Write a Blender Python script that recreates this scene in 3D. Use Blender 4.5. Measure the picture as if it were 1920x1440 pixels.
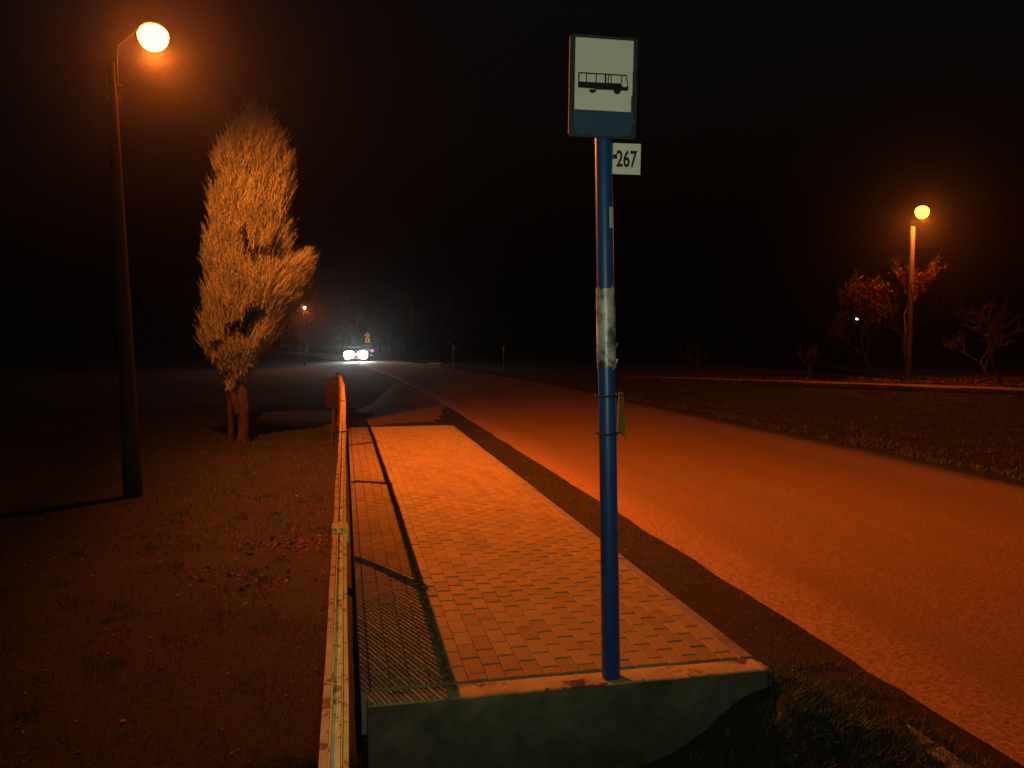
import bpy, bmesh, math, random
import numpy as np
from mathutils import Vector, Matrix, noise
random.seed(7); rng = np.random.default_rng(7)
R = math.radians; PI = math.pi
for o in list(bpy.data.objects): bpy.data.objects.remove(o, do_unlink=True)
S = bpy.context.scene
COL = S.collection

# ------------------------------------------------------------------ camera
F = 1500.0; CAMH = 1.7; PITCH = math.atan(80/F)
cd = bpy.data.cameras.new("camera"); cam = bpy.data.objects.new("camera", cd); COL.objects.link(cam)
cd.sensor_width = 36; cd.lens = 36*F/1920; cd.clip_start = .05; cd.clip_end = 2000
cam.location = (0, 0, CAMH); cam.rotation_euler = (PI/2-PITCH, 0, 0)
S.camera = cam
# ------------------------------------------------------------------ night sky
w = bpy.data.worlds.new("World"); S.world = w; w.use_nodes = True
nt = w.node_tree; nt.nodes.clear()
sky = nt.nodes.new('ShaderNodeTexSky'); sky.sky_type = 'NISHITA'; sky.sun_disc = False
sky.sun_elevation = R(-3.6); sky.sun_rotation = R(200); sky.air_density = 1; sky.dust_density = 1
bg = nt.nodes.new('ShaderNodeBackground'); bg.inputs[1].default_value = 0.07
wo = nt.nodes.new('ShaderNodeOutputWorld')
nt.links.new(sky.outputs[0], bg.inputs[0]); nt.links.new(bg.outputs[0], wo.inputs[0])
S.view_settings.view_transform = 'Standard'; S.view_settings.look = 'None'
S.view_settings.exposure = 0; S.view_settings.gamma = 1
S.render.engine = 'CYCLES'
SODIUM = (1.0, .178, .018)
MAIN_POWER = 3700; FAR_POWER = 2600; HILL_POWER = 2600; FLASH_POWER = 150; HEAD_POWER = 260
HAZE = .00038

# ------------------------------------------------------------------ helpers
def W(px, py, Y):
    dy = F*math.cos(PITCH)+(720-py)*math.sin(PITCH); dz = -F*math.sin(PITCH)+(720-py)*math.cos(PITCH)
    k = Y/dy
    return Vector(((px-960)*k, Y, CAMH+dz*k))
def G(px, py, z):
    dy = F*math.cos(PITCH)+(720-py)*math.sin(PITCH); dz = -F*math.sin(PITCH)+(720-py)*math.cos(PITCH)
    k = (z-CAMH)/dz
    return Vector(((px-960)*k, dy*k, z))
PHI = math.atan(315/1502.)          # the road and platform run along this heading
cP, sP = math.cos(PHI), math.sin(PHI)
def L(u, s, z=0): return Vector((u*cP-s*sP, u*sP+s*cP, z))
def toL(x, y): return (x*cP+y*sP, -x*sP+y*cP)

def tag(o, label=None, cat=None, group=None, kind=None):
    if label: o['label'] = label
    if cat: o['category'] = cat
    if group: o['group'] = group
    if kind: o['kind'] = kind
    return o
def empty(name, loc=(0,0,0), rz=0):
    o = bpy.data.objects.new(name, None); COL.objects.link(o); o.location = loc; o.rotation_euler = (0,0,rz)
    o.empty_display_size = .2
    return o
class MB:
    def __init__(s): s.v = []; s.f = []; s.m = []; s.sm = []
    def add(s, vs, fs, mi=0, smooth=False):
        b = len(s.v); s.v += [tuple(v) for v in vs]
        for f in fs: s.f.append(tuple(b+i for i in f)); s.m.append(mi); s.sm.append(smooth)
        return s
    def box(s, x0, x1, y0, y1, z0, z1, mi=0, c=0, M=None):
        if c:
            vs = [(x0,y0,z0),(x1,y0,z0),(x1,y1,z0),(x0,y1,z0),(x0,y0,z1-c),(x1,y0,z1-c),(x1,y1,z1-c),(x0,y1,z1-c),
                  (x0+c,y0+c,z1),(x1-c,y0+c,z1),(x1-c,y1-c,z1),(x0+c,y1-c,z1)]
            fs = [(3,2,1,0),(0,1,5,4),(1,2,6,5),(2,3,7,6),(3,0,4,7),(4,5,9,8),(5,6,10,9),(6,7,11,10),(7,4,8,11),(8,9,10,11)]
        else:
            vs = [(x0,y0,z0),(x1,y0,z0),(x1,y1,z0),(x0,y1,z0),(x0,y0,z1),(x1,y0,z1),(x1,y1,z1),(x0,y1,z1)]
            fs = [(3,2,1,0),(0,1,5,4),(1,2,6,5),(2,3,7,6),(3,0,4,7),(4,5,6,7)]
        if M is not None: vs = [M @ Vector(v) for v in vs]
        return s.add(vs, fs, mi)
    def tube(s, pts, rad, n=8, mi=0, caps=True, smooth=True):
        pts = [Vector(p) for p in pts]; N = len(pts)
        if not hasattr(rad, '__len__'): rad = [rad]*N
        vs = []; ref = None
        for i, p in enumerate(pts):
            d = (pts[min(i+1,N-1)]-pts[max(i-1,0)])
            if d.length < 1e-9: d = Vector((0,0,1))
            d.normalize()
            if ref is None: ref = Vector((1,0,0)) if abs(d.x) < .8 else Vector((0,1,0))
            a = (ref-d*ref.dot(d)); a.normalize(); ref = a; b = d.cross(a)
            for k in range(n):
                t = 2*PI*k/n
                vs.append(p+(a*math.cos(t)+b*math.sin(t))*rad[i])
        fs = []
        for i in range(N-1):
            for k in range(n):
                k2 = (k+1) % n
                fs.append((i*n+k, i*n+k2, (i+1)*n+k2, (i+1)*n+k))
        s.add(vs, fs, mi, smooth)
        if caps:
            s.add(vs[:n], [tuple(range(n))[::-1]], mi); s.add(vs[-n:], [tuple(range(n))], mi)
        return s
    def prism(s, poly, d, M, mi=0):
        n = len(poly)
        vs = [M @ Vector((x, 0, z)) for x, z in poly]+[M @ Vector((x, d, z)) for x, z in poly]
        fs = [tuple(range(n)), tuple(range(2*n-1, n-1, -1))]+[(i, n+i, n+(i+1) % n, (i+1) % n) for i in range(n)]
        return s.add(vs, fs, mi)
    def ball(s, c, r, n=10, mi=0, sc=(1,1,1)):
        vs = []; m = n//2
        for j in range(m+1):
            th = PI*j/m
            for k in range(n):
                a = 2*PI*k/n
                vs.append((c[0]+r*sc[0]*math.sin(th)*math.cos(a), c[1]+r*sc[1]*math.sin(th)*math.sin(a), c[2]+r*sc[2]*math.cos(th)))
        fs = [(j*n+k, (j+1)*n+k, (j+1)*n+(k+1) % n, j*n+(k+1) % n) for j in range(m) for k in range(n)]
        return s.add(vs, fs, mi, True)
    def build(s, name, mats, parent=None):
        me = bpy.data.meshes.new(name); me.from_pydata(s.v, [], s.f)
        if not isinstance(mats, (list, tuple)): mats = [mats]
        for m in mats: me.materials.append(m)
        me.polygons.foreach_set('material_index', s.m); me.polygons.foreach_set('use_smooth', s.sm)
        me.validate(); me.update()
        o = bpy.data.objects.new(name, me); COL.objects.link(o)
        if parent: o.parent = parent
        return o
def tri_mesh(name, V, mats, parent=None, mi=None):
    """V: (n,3,3) array of loose triangles"""
    n = len(V); me = bpy.data.meshes.new(name)
    me.vertices.add(n*3); me.vertices.foreach_set('co', np.ascontiguousarray(V, dtype=np.float32).ravel())
    me.loops.add(n*3); me.loops.foreach_set('vertex_index', np.arange(n*3, dtype=np.int32))
    me.polygons.add(n); me.polygons.foreach_set('loop_start', np.arange(0, n*3, 3, dtype=np.int32))
    if not isinstance(mats, (list, tuple)): mats = [mats]
    for m in mats: me.materials.append(m)
    if mi is not None: me.polygons.foreach_set('material_index', np.asarray(mi, dtype=np.int32))
    me.update(calc_edges=True)
    o = bpy.data.objects.new(name, me); COL.objects.link(o)
    if parent: o.parent = parent
    return o

# ------------------------------------------------------------------ materials
def mat(name, c1, c2=None, scale=5, rough=.8, bump=0, bscale=None, detail=6, lo=.35, hi=.65, spec=.3, metal=0, c3=None, scale3=1, lo3=.5, hi3=.6, coord='Object', island=0, sub=0, rot3=None, stretch=None, transl=0):
    m = bpy.data.materials.new(name); m.use_nodes = True
    n = m.node_tree.nodes; l = m.node_tree.links
    p = n['Principled BSDF']
    p.inputs['Roughness'].default_value = rough; p.inputs['Specular IOR Level'].default_value = spec
    p.inputs['Metallic'].default_value = metal
    p.inputs['Base Color'].default_value = (*c1, 1)
    tc = n.new('ShaderNodeTexCoord').outputs[coord]
    if stretch:
        mp = n.new('ShaderNodeMapping'); mp.inputs['Scale'].default_value = stretch; l.new(tc, mp.inputs[0]); tc = mp.outputs[0]
    col = None
    if c2:
        t = n.new('ShaderNodeTexNoise'); t.inputs['Scale'].default_value = scale; t.inputs['Detail'].default_value = detail
        t.inputs['Roughness'].default_value = .65
        l.new(tc, t.inputs['Vector'])
        r = n.new('ShaderNodeMapRange'); r.inputs[1].default_value = lo; r.inputs[2].default_value = hi
        l.new(t.outputs[0], r.inputs[0])
        mx = n.new('ShaderNodeMix'); mx.data_type = 'RGBA'
        mx.inputs[6].default_value = (*c1, 1); mx.inputs[7].default_value = (*c2, 1)
        l.new(r.outputs[0], mx.inputs[0]); col = mx.outputs[2]
    if c3:
        t = n.new('ShaderNodeTexNoise'); t.inputs['Scale'].default_value = scale3; t.inputs['Detail'].default_value = 8
        t.inputs['Roughness'].default_value = .7
        if rot3:
            mp = n.new('ShaderNodeMapping'); mp.vector_type = 'TEXTURE'; mp.inputs['Rotation'].default_value = (0, 0, PHI); mp.inputs['Scale'].default_value = rot3
            l.new(n.new('ShaderNodeTexCoord').outputs[coord], mp.inputs[0]); l.new(mp.outputs[0], t.inputs['Vector'])
        else: l.new(tc, t.inputs['Vector'])
        r = n.new('ShaderNodeMapRange'); r.inputs[1].default_value = lo3; r.inputs[2].default_value = hi3
        l.new(t.outputs[0], r.inputs[0])
        mx = n.new('ShaderNodeMix'); mx.data_type = 'RGBA'
        if col: l.new(col, mx.inputs[6])
        else: mx.inputs[6].default_value = (*c1, 1)
        mx.inputs[7].default_value = (*c3, 1)
        l.new(r.outputs[0], mx.inputs[0]); col = mx.outputs[2]
    if island:
        g = n.new('ShaderNodeNewGeometry')
        r = n.new('ShaderNodeMapRange'); r.inputs[3].default_value = 1-island; r.inputs[4].default_value = 1+island
        l.new(g.outputs['Random Per Island'], r.inputs[0])
        h = n.new('ShaderNodeHueSaturation'); l.new(r.outputs[0], h.inputs['Value'])
        if col: l.new(col, h.inputs['Color'])
        else: h.inputs['Color'].default_value = (*c1, 1)
        col = h.outputs[0]
    if col: l.new(col, p.inputs['Base Color'])
    if bump:
        t = n.new('ShaderNodeTexNoise'); t.inputs['Scale'].default_value = bscale or scale*4; t.inputs['Detail'].default_value = 8
        t.inputs['Roughness'].default_value = .7
        l.new(tc, t.inputs['Vector'])
        b = n.new('ShaderNodeBump'); b.inputs['Strength'].default_value = 1; b.inputs['Distance'].default_value = bump
        l.new(t.outputs[0], b.inputs['Height']); l.new(b.outputs[0], p.inputs['Normal'])
    if transl: p.inputs['Transmission Weight'].default_value = 0
    return m
def emis(name, col, st):
    m = bpy.data.materials.new(name); m.use_nodes = True
    p = m.node_tree.nodes['Principled BSDF']
    p.inputs['Base Color'].default_value = (*[min(1, c) for c in col], 1)
    p.inputs['Emission Color'].default_value = (*col, 1); p.inputs['Emission Strength'].default_value = st
    return m
M = {}
M['brick'] = mat('paving_brick', (.35,.29,.13), (.21,.17,.075), 95, .88, .002, 130, c3=(.17,.14,.07), scale3=2.2, lo3=.55, hi3=.8, island=.13)
M['sand'] = mat('joint_sand', (.06,.05,.04), (.035,.03,.025), 30, .95)
M['kerb'] = mat('kerb_concrete', (.27,.25,.22), (.19,.18,.15), 7, .9, .002, 50, c3=(.10,.09,.07), scale3=3, lo3=.55, hi3=.7)
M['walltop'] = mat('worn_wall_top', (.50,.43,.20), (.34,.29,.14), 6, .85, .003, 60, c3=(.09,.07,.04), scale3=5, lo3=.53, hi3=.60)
M['darkkerb'] = mat('dirty_kerb', (.14,.10,.08), (.03,.025,.02), 3, .95, .004, 40)
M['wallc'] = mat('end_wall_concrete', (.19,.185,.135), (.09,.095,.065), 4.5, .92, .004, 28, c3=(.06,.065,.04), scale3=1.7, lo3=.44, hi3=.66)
M['asphalt'] = mat('asphalt', (.31,.185,.08), (.12,.072,.03), 42, .78, .008, 60, lo=.42, hi=.60, c3=(.16,.11,.05), scale3=.7, lo3=.40, hi3=.70, spec=.4, rot3=(1,14,1))
M['darkasphalt'] = mat('old_dark_asphalt', (.13,.09,.05), (.06,.045,.03), 42, .85, .008, 60, lo=.42, hi=.60)
M['soil'] = mat('soil', (.034,.030,.018), (.020,.019,.011), 14, .95, .02, 22, c3=(.034,.028,.016), scale3=2.2, lo3=.5, hi3=.65)
M['grass'] = mat('grass_blade', (.062,.125,.05), (.09,.10,.04), .9, .75, island=.6, c3=(.15,.10,.06), scale3=.5, lo3=.5, hi3=.7)
M['weed'] = mat('weed_leaf', (.07,.095,.04), (.09,.085,.035), 1.3, .75, island=.4)
M['leaf'] = mat('dead_leaf', (.16,.09,.05), (.25,.16,.09), 20, .7, island=.5)
M['pinkleaf'] = mat('red_leaf', (.17,.04,.03), (.07,.03,.02), 3, .7, island=.6)
M['rustpaint'] = mat('chipped_green_paint', (.40,.37,.07), (.48,.43,.12), 12, .6, .001, 80, c3=(.22,.09,.035), scale3=26, lo3=.54, hi3=.58)
M['orangepaint'] = mat('rusty_flat_iron', (.50,.34,.13), (.38,.22,.09), 14, .7, .001, 80, c3=(.14,.06,.025), scale3=15, lo3=.53, hi3=.57)
M['yellowpaint'] = mat('flaking_cream_paint', (.62,.58,.28), (.48,.42,.19), 14, .65, .001, 90, c3=(.20,.11,.04), scale3=16, lo3=.53, hi3=.57)
M['bar'] = mat('fence_bar_paint', (.16,.15,.10), (.20,.11,.06), 15, .7)
M['polewood'] = mat('pole_concrete', (.07,.062,.055), (.04,.036,.032), 6, .9, .004, 40, stretch=(1,1,.3))
M['darkarm'] = mat('dark_steel', (.035,.033,.03), (.05,.035,.025), 10, .8)
M['metal'] = mat('grey_metal', (.20,.20,.20), (.13,.13,.13), 10, .5, metal=.4)
M['bluepole'] = mat('blue_pole_paint', (.012,.075,.27), (.015,.06,.20), 8, .38, c3=(.03,.04,.05), scale3=5, lo3=.6, hi3=.72, spec=.5)
M['bluesign'] = mat('blue_sign_paint', (.015,.07,.17), (.03,.08,.13), 9, .6, c3=(.06,.06,.05), scale3=14, lo3=.56, hi3=.62)
M['signframe'] = mat('weathered_sign_edge', (.025,.045,.06), (.035,.035,.03), 12, .7, c3=(.10,.045,.02), scale3=9, lo3=.58, hi3=.64)
M['signwhite'] = mat('sign_white', (.86,.87,.80), (.80,.81,.74), 6, .5)
M['black'] = mat('sign_black', (.012,.012,.012), rough=.6)
M['tape'] = mat('clear_tape', (.50,.50,.44), (.06,.10,.13), 7, .2, .003, 26, lo=.44, hi=.58, spec=.6, c3=(.04,.05,.05), scale3=5, lo3=.55, hi3=.6)
M['wire'] = mat('dark_wire', (.03,.03,.035), rough=.5)
M['timetable'] = mat('timetable_card', (.45,.38,.12), (.35,.28,.08), 8, .5)
M['bark'] = mat('bark', (.095,.06,.04), (.04,.028,.02), 14, .95, .02, 24, stretch=(1,1,.3))
M['darkbark'] = mat('dark_bark', (.075,.052,.04), (.05,.036,.03), 8, .95)
M['conifer'] = mat('conifer_needles', (.38,.44,.34), (.23,.27,.20), 2.2, .65, island=.5)
M['far'] = mat('far_foliage', (.02,.024,.015), rough=.9)
M['redboard'] = mat('red_board', (.04,.014,.010), (.03,.012,.009), 8, .8)
M['carpaint'] = mat('dark_car_paint', (.03,.03,.035), rough=.3, spec=.5)
M['glass'] = mat('car_glass', (.01,.012,.014), rough=.08, spec=.6)
M['tyre'] = mat('tyre_rubber', (.015,.015,.015), rough=.85)
M['plaste'] = mat('plaster', (.25,.23,.2), (.2,.18,.16), 3, .9)
M['yellowsign'] = mat('yellow_sign', (.75,.45,.12), rough=.5)
M['whitestone'] = mat('white_painted_stone', (.75,.75,.68), rough=.6)
E_lamp = emis('sodium_glass', (1.0,.50,.065), 14)
E_lampfar = emis('sodium_glass_far', (1.0,.42,.025), 10)
E_head = emis('headlight_glare', (.85,1,.97), 160)
E_tail = emis('tail_light_glass', (1,.05,.12), 14)
E_small = emis('distant_lamp_glass', (1,.75,.5), 8)

# ------------------------------------------------------------------ ground
ZR = -.25            # road level
def sstep(a, b, x):
    t = min(1, max(0, (x-a)/(b-a))); return t*t*(3-2*t)
def ucen(s): return 6.1-.001*max(0, s-22)**2
def ground_z(x, y):
    u, s = toL(x, y); c = ucen(s)
    z = -.30
    d = abs(u-c)                               # distance from road centre
    z += .038*sstep(3.9, 3.1, d)
    # dip in front of the platform's end wall
    z -= .36*sstep(3.9, 3.5, s)*sstep(2.9, 1.2, u)*sstep(-.8, 0, u)
    z += (.31+.10*noise.noise((x*5,y*5,1))+.05*noise.noise((x*14,y*14,1)))*math.exp(-((u-2.2)/(.50 if u < 2.2 else .32))**2-((s-3.6)/.42)**2)
    n1 = noise.noise((x*.35, y*.35, 0)); n2 = noise.noise((x*2.1, y*2.1, 3)); n3 = noise.noise((x*7, y*7, 5))
    k = sstep(3.0, 3.5, d)
    kw = 1 if not (0.05 < u < 2.3 and 3.6 < s < 16.2) else .2
    z += k*kw*(.025*n1+.018*n2+.008*n3)
    # field to the right of the road drops a little then rises to the far footpath
    if u > c+3.2:
        z -= .10*sstep(3.3, 5, u-c)*sstep(26, 14, u-c)
    if u < -8: z -= .02*(min(-8-u, 10))
    return z
def axis(lo, hi, c, d0, g):
    out = [c]; d = d0; x = c
    while x < hi: x += d; d *= g; out.append(min(x, hi))
    d = d0; x = c
    while x > lo: x -= d; d *= g; out.append(max(x, lo))
    return sorted(set(out))
xs = axis(-260, 260, 1, .07, 1.022); ys = axis(-12, 380, 4.5, .06, 1.016)
g = MB(); nx = len(xs)
g.v = [(x, y, ground_z(x, y)) for y in ys for x in xs]
for j in range(len(ys)-1):
    for i in range(nx-1):
        g.f.append((j*nx+i, j*nx+i+1, (j+1)*nx+i+1, (j+1)*nx+i)); g.m.append(0); g.sm.append(True)
tag(g.build('ground', M['soil']), kind='structure')

# road ribbon with a ragged edge
b = MB(); ss = list(np.arange(-8, 30, .22))+list(np.arange(30, 200, 2.))
rows = []
for s_ in ss:
    c = ucen(s_)
    jl = .05*noise.noise((s_*1.1, 0, 9))+.025*noise.noise((s_*5, 2, 9)); jr = .05*noise.noise((s_*1.1, 7, 1))+.02*noise.noise((s_*4, 2, 1))
    a0, a1 = c-3.05+jl, c+3.05+jr
    rows.append([a0-.03, a0]+[a0+(a1-a0)*k/10 for k in range(1, 10)]+[a1, a1+.03])
for r, s_ in zip(rows, ss):
    for k, u in enumerate(r):
        edge = k in (0, len(r)-1)
        q = (u-ucen(s_))/3.05
        b.v.append(tuple(L(u, s_, (ZR-.09) if edge else ZR+.03*(1-q*q))))
n = len(rows[0])
for j in range(len(ss)-1):
    for k in range(n-1): b.f.append((j*n+k, j*n+k+1, (j+1)*n+k+1, (j+1)*n+k)); b.m.append(0); b.sm.append(True)
tag(b.build('road', M['asphalt']), kind='structure')
# side entrance beyond the platform
b = MB(); rws = []
for u in np.arange(-2.2, 3.2, .3):
    j = .12*noise.noise((u*1.2, 0, 4))
    s0 = 18.7+j+1.2*sstep(-.5, -3, u)-1.0*sstep(2.2, 3.1, u)**2; s1 = 24+j+20*sstep(.2, 3.2, u)
    rws.append((u, s0, s1))
for u, s0, s1 in rws:
    for k in range(7):
        t = k/6; b.v.append(tuple(L(u, s0+(s1-s0)*t, -.262-.02*sstep(0,-6,u)+(-.06 if k in (0, 6) else 0))))
for j in range(len(rws)-1):
    for k in range(6): b.f.append((j*7+k, (j+1)*7+k, (j+1)*7+k+1, j*7+k+1)); b.m.append(0); b.sm.append(True)
tag(b.build('driveway', M['asphalt']), kind='structure')
# far footpath at right with pale edge
b = MB(); e = MB()
pts = [(G(1120, 706, -.25), G(1120, 703, -.25)), (G(1500, 719, -.25), G(1500, 714, -.25)), (G(1920, 735, -.25), G(1920, 727, -.25)), (G(2500, 765, -.25), G(2500, 752, -.25))]
for i in range(len(pts)-1):
    (a, a2), (c, c2) = pts[i], pts[i+1]
    b.add([a, c, c2, a2], [(0, 1, 2, 3)])
    nrm = Vector((0, .12, 0))
    for k in range(12):
        p0 = a.lerp(c, k/12); p1 = a.lerp(c, (k+.97)/12); j0 = .03*noise.noise(p0)
        e.add([p0-nrm+Vector((0,0,-.1)), p1-nrm+Vector((0,0,-.1)), p1-nrm+Vector((0,0,.06+j0)), p0-nrm+Vector((0,0,.06+j0)), p0+Vector((0,0,.06+j0)), p1+Vector((0,0,.06+j0)), p1+Vector((0,0,-.1)), p0+Vector((0,0,-.1))],
              [(0,1,2,3), (3,2,5,4), (4,5,6,7), (0,3,4,7), (1,6,5,2)])
tag(b.build('footpath', M['asphalt']), kind='structure')
tag(e.build('footpath_kerb', M['darkkerb']), kind='structure')

# ------------------------------------------------------------------ platform (local u,s frame)
U0, U1, S0, S1 = .11, 2.15, 3.70, 16.0
def place(o): o.rotation_euler = (0, 0, PHI); return o
b = MB(); bw, bl, gp = .0985, .198, .009
ncol = round((U1-.086-U0)/bw); bw = (U1-.086-U0)/ncol
for i in range(ncol):
    x0 = U0+i*bw; s_ = S0+.175-(bl/2 if i % 2 else 0); s_ += random.uniform(-.004, .004)
    while s_ < S1-.02:
        a0, a1 = max(s_+gp/2, S0+.190), min(s_+bl-gp/2, S1)
        if a1-a0 > .03:
            xm, sm = x0+bw/2, (a0+a1)/2
            dz = .006*noise.noise((xm*1.3, sm*1.3, 0))+random.uniform(-.0015, .0015)-.012*max(0, noise.noise((xm*.5+4, sm*.3, 2)))*sstep(.9,.2,xm)
            tx, ty = random.uniform(-.006, .006), random.uniform(-.006, .006)
            Mx = Matrix.Translation((xm, sm, dz)) @ Matrix.Rotation(tx, 4, 'X') @ Matrix.Rotation(ty, 4, 'Y')
            b.box(-bw/2+.0012, bw/2-.0012, -(a1-a0)/2, (a1-a0)/2, -.05, 0, 0, .0045, Mx)
        s_ += bl
b.box(U0, U1-.085, S0+.17, S1, -.6, -.018, 1)
o = place(b.build('pavement', [M['brick'], M['sand']])); tag(o, kind='structure')
# edge kerb stones along the road side and back
b = MB()
s_ = S0+.18
while s_ < S1:
    e_ = min(s_+1.0, S1+.02)
    b.box(U1-.083, U1, s_+.003, e_-.003, -.6, random.uniform(-.004, .004), 0, .006); s_ += 1.0
b.box(U0, U1-.085, S1+.004, S1+.08, -.6, .003, 0, .006)
b.box(U0-.045, U0-.003, S0+.18, S1, -.22, -.012, 0, .005)
o = place(b.build('kerb', M['kerb'])); tag(o, kind='structure')
# concrete end wall with rough arris
b = MB(); NX, ring = 420, None
prof = [(S0, -.9), (S0, -.6), (S0, -.4), (S0, -.25), (S0, -.15), (S0, -.08), (S0, -.03), (S0+.006, -.006), (S0+.03, 0), (S0+.09, 0), (S0+.15, 0), (S0+.166, -.004), (S0+.168, -.03), (S0+.168, -.9)]
for i in range(NX+1):
    u = U0-.02+(U1+.02-U0+.02)*i/NX
    for k, (s_, z) in enumerate(prof):
        n1 = noise.noise((u*6, z*6, s_*9)); n2 = noise.noise((u*22, z*22, s_*22))
        ds = -.006*n1-.003*n2; dz = .004*n1+.002*n2
        chip = max(0, noise.noise((u*4.5, 3, 1))-.12)+max(0, .5-abs(u-1.62)*6)*.5
        if 5 <= k <= 8: ds += .05*chip; dz -= .035*chip
        if k in (11, 12): ds -= .012*max(0, noise.noise((u*3, 8, 1))+.3)
        if abs(u-1.47-.015*math.sin(z*20)) < .009 and k < 10: ds += .006; dz -= .002
        if z <= -.6: dz = 0
        cornr = sstep(U1-.03, U1+.02, u)
        b.v.append((u, s_+ds+.03*cornr*(k < 8), z+dz-.02*cornr*(z > -.1)))
n = len(prof)
for i in range(NX):
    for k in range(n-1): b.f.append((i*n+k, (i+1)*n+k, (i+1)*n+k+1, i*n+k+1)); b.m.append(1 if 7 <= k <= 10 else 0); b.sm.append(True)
b.f += [tuple(range(n-1, -1, -1)), tuple(NX*n+k for k in range(n))]; b.m += [0, 0]; b.sm += [False, False]
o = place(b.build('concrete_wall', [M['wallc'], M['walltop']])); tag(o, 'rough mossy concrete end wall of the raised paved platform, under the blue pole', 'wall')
# low kerb stones at lower right
def stone(name, u0, u1, s0, s1, z0, z1, label, cat, group=None, m='kerb'):
    b = MB(); b.box(-(u1-u0)/2, (u1-u0)/2, -(s1-s0)/2, (s1-s0)/2, z0, z1, 0, .012)
    o = b.build(name, M[m]); o.location = L((u0+u1)/2, (s0+s1)/2, 0); o.rotation_euler = (random.uniform(-.004,.004), random.uniform(-.01,.01), PHI+random.uniform(-.006,.006))
    return tag(o, label, cat, group)
stone('kerb_stone', 2.74, 2.83, 3.30, 3.62, -.5, -.262, 'short pale kerb stone lying beside the road edge, farther of the two at lower right', 'kerb stone', 'kerb stones sunk beside the road edge')
stone('kerb_stone', 2.72, 2.83, 2.3, 3.28, -.5, -.262, 'long pale kerb stone cut off by the bottom edge of the photo', 'kerb stone', 'kerb stones sunk beside the road edge')
o = stone('culvert_edge', -.25, .75, 21.6, 21.72, -.4, -.2, 'thin dark concrete strip across the side entrance, nearer of two past the platform', 'concrete edge')
o = stone('culvert_edge', -.3, .3, 23.4, 23.55, -.4, -.19, 'faint grey concrete strip beyond the side entrance behind the fence end', 'concrete edge')

# ------------------------------------------------------------------ fence
fence = empty('metal_fence', L(0, 0, 0), PHI)
tag(fence, 'long rusty green and cream metal railing running beside the platform', 'fence')
ZT = .985
joints = [-.25, 3.12, 6.52, 9.9, 13.25, 16.6, 19.6]
offs = [-.018, -.018, -.012, -.006, -.02, -.07, -.16]
tops = [0, 0, .0, -.01, .01, -.02, .03]
for i in range(6):
    s0, s1 = joints[i]+.055, joints[i+1]-.055; L_ = s1-s0
    o0, o1 = offs[i], offs[i+1]; sk = (o1-o0)/L_; zt = ZT+tops[i]; tilt = random.uniform(-.006, .006)
    def sh(b):
        b.v = [(x+o0+sk*(y-s0)+tilt*(z-.4)*.6, y, z) for x, y, z in b.v]; return b
    fr = MB()
    # segmented top members so that they bow slightly
    N = 14
    def member(x0, x1, z0, z1, mi, wob):
        for k in range(N):
            pass
        base = len(fr.v)
        for k in range(N+1):
            y = s0+L_*k/N; dx = wob*noise.noise((y*1.3, x0*40, i)); dz = wob*.6*noise.noise((y*1.1, x0*30, i+9))
            fr.v += [(x0+dx, y, z0+dz), (x1+dx, y, z0+dz), (x1+dx, y, z1+dz), (x0+dx, y, z1+dz)]
        for k in range(N):
            q = base+k*4
            for c in range(4): fr.f.append((q+c, q+(c+1) % 4, q+4+(c+1) % 4, q+4+c)); fr.m.append(mi); fr.sm.append(False)
        fr.f += [(base+3, base+2, base+1, base), (base+N*4, base+N*4+1, base+N*4+2, base+N*4+3)]; fr.m += [mi, mi]; fr.sm += [False, False]
    member(-.032, -.017, zt-.012, zt-.008, 1, .004)      # rusty flat flange
    member(-.0165, -.0125, zt-.035, zt+.002, 0, .003)    # green upright leg
    member(-.012, .004, zt-.016, zt-.010, 2, .003)       # cream channel floor
    member(.0045, .0075, zt-.035, zt-.001, 0, .003)
    member(.0085, .018, zt-.030, zt-.004, 0, .004)       # outer rail
    fr.box(-.02, .012, s0, s1, -.13, -.10, 0)
    for a in (s0-.045, s1+.002):
        fr.box(-.026, .019, a, a+.043, -.75, zt-.006 if i else zt-.006, 0)
        fr.box(-.034, .026, a-.006 if a < s0 else a+.004, a+.039 if a < s0 else a+.050, zt-.05, zt+.006, 0)
    sh(fr); f = fr.build('panel_frame', [M['rustpaint'], M['orangepaint'], M['yellowpaint']], fence)
    br = MB(); k = s0+.03
    while k < s1:
        wv = .006+random.uniform(-.0006, .0006); jx = random.uniform(-.002, .002)
        br.box(-.0115+jx, .0035+jx, k-wv, k+wv, -.11, zt-.011, 0); k += .066
    sh(br); br.build('bars', M['bar'], f)
# red board near its far end
b = MB(); P = W(626, 736, 17.5)
b.box(-.17, .13, 0, .02, -.34, .33, 0, 0)
rb = empty('red_board', (P.x, P.y, -.3)); tag(rb, 'dull red upright board just behind the far end of the railing', 'board')
o = b.build('board', M['redboard'], rb); o.location = (0, 0, P.z+.3)
b = MB(); b.box(-.02, .02, .021, .06, -.2, P.z+.2+.3); b.build('post', M['bark'], rb)
b = MB(); p0 = G(622, 835, -.3); b.tube([p0+Vector((0,0,-.2)), W(625, 768, p0.y)], [.03, .02], 8); tag(b.build('wooden_stake', M['bark']), 'thin rusty stake left of the railing, below the red board', 'stake')

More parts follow.
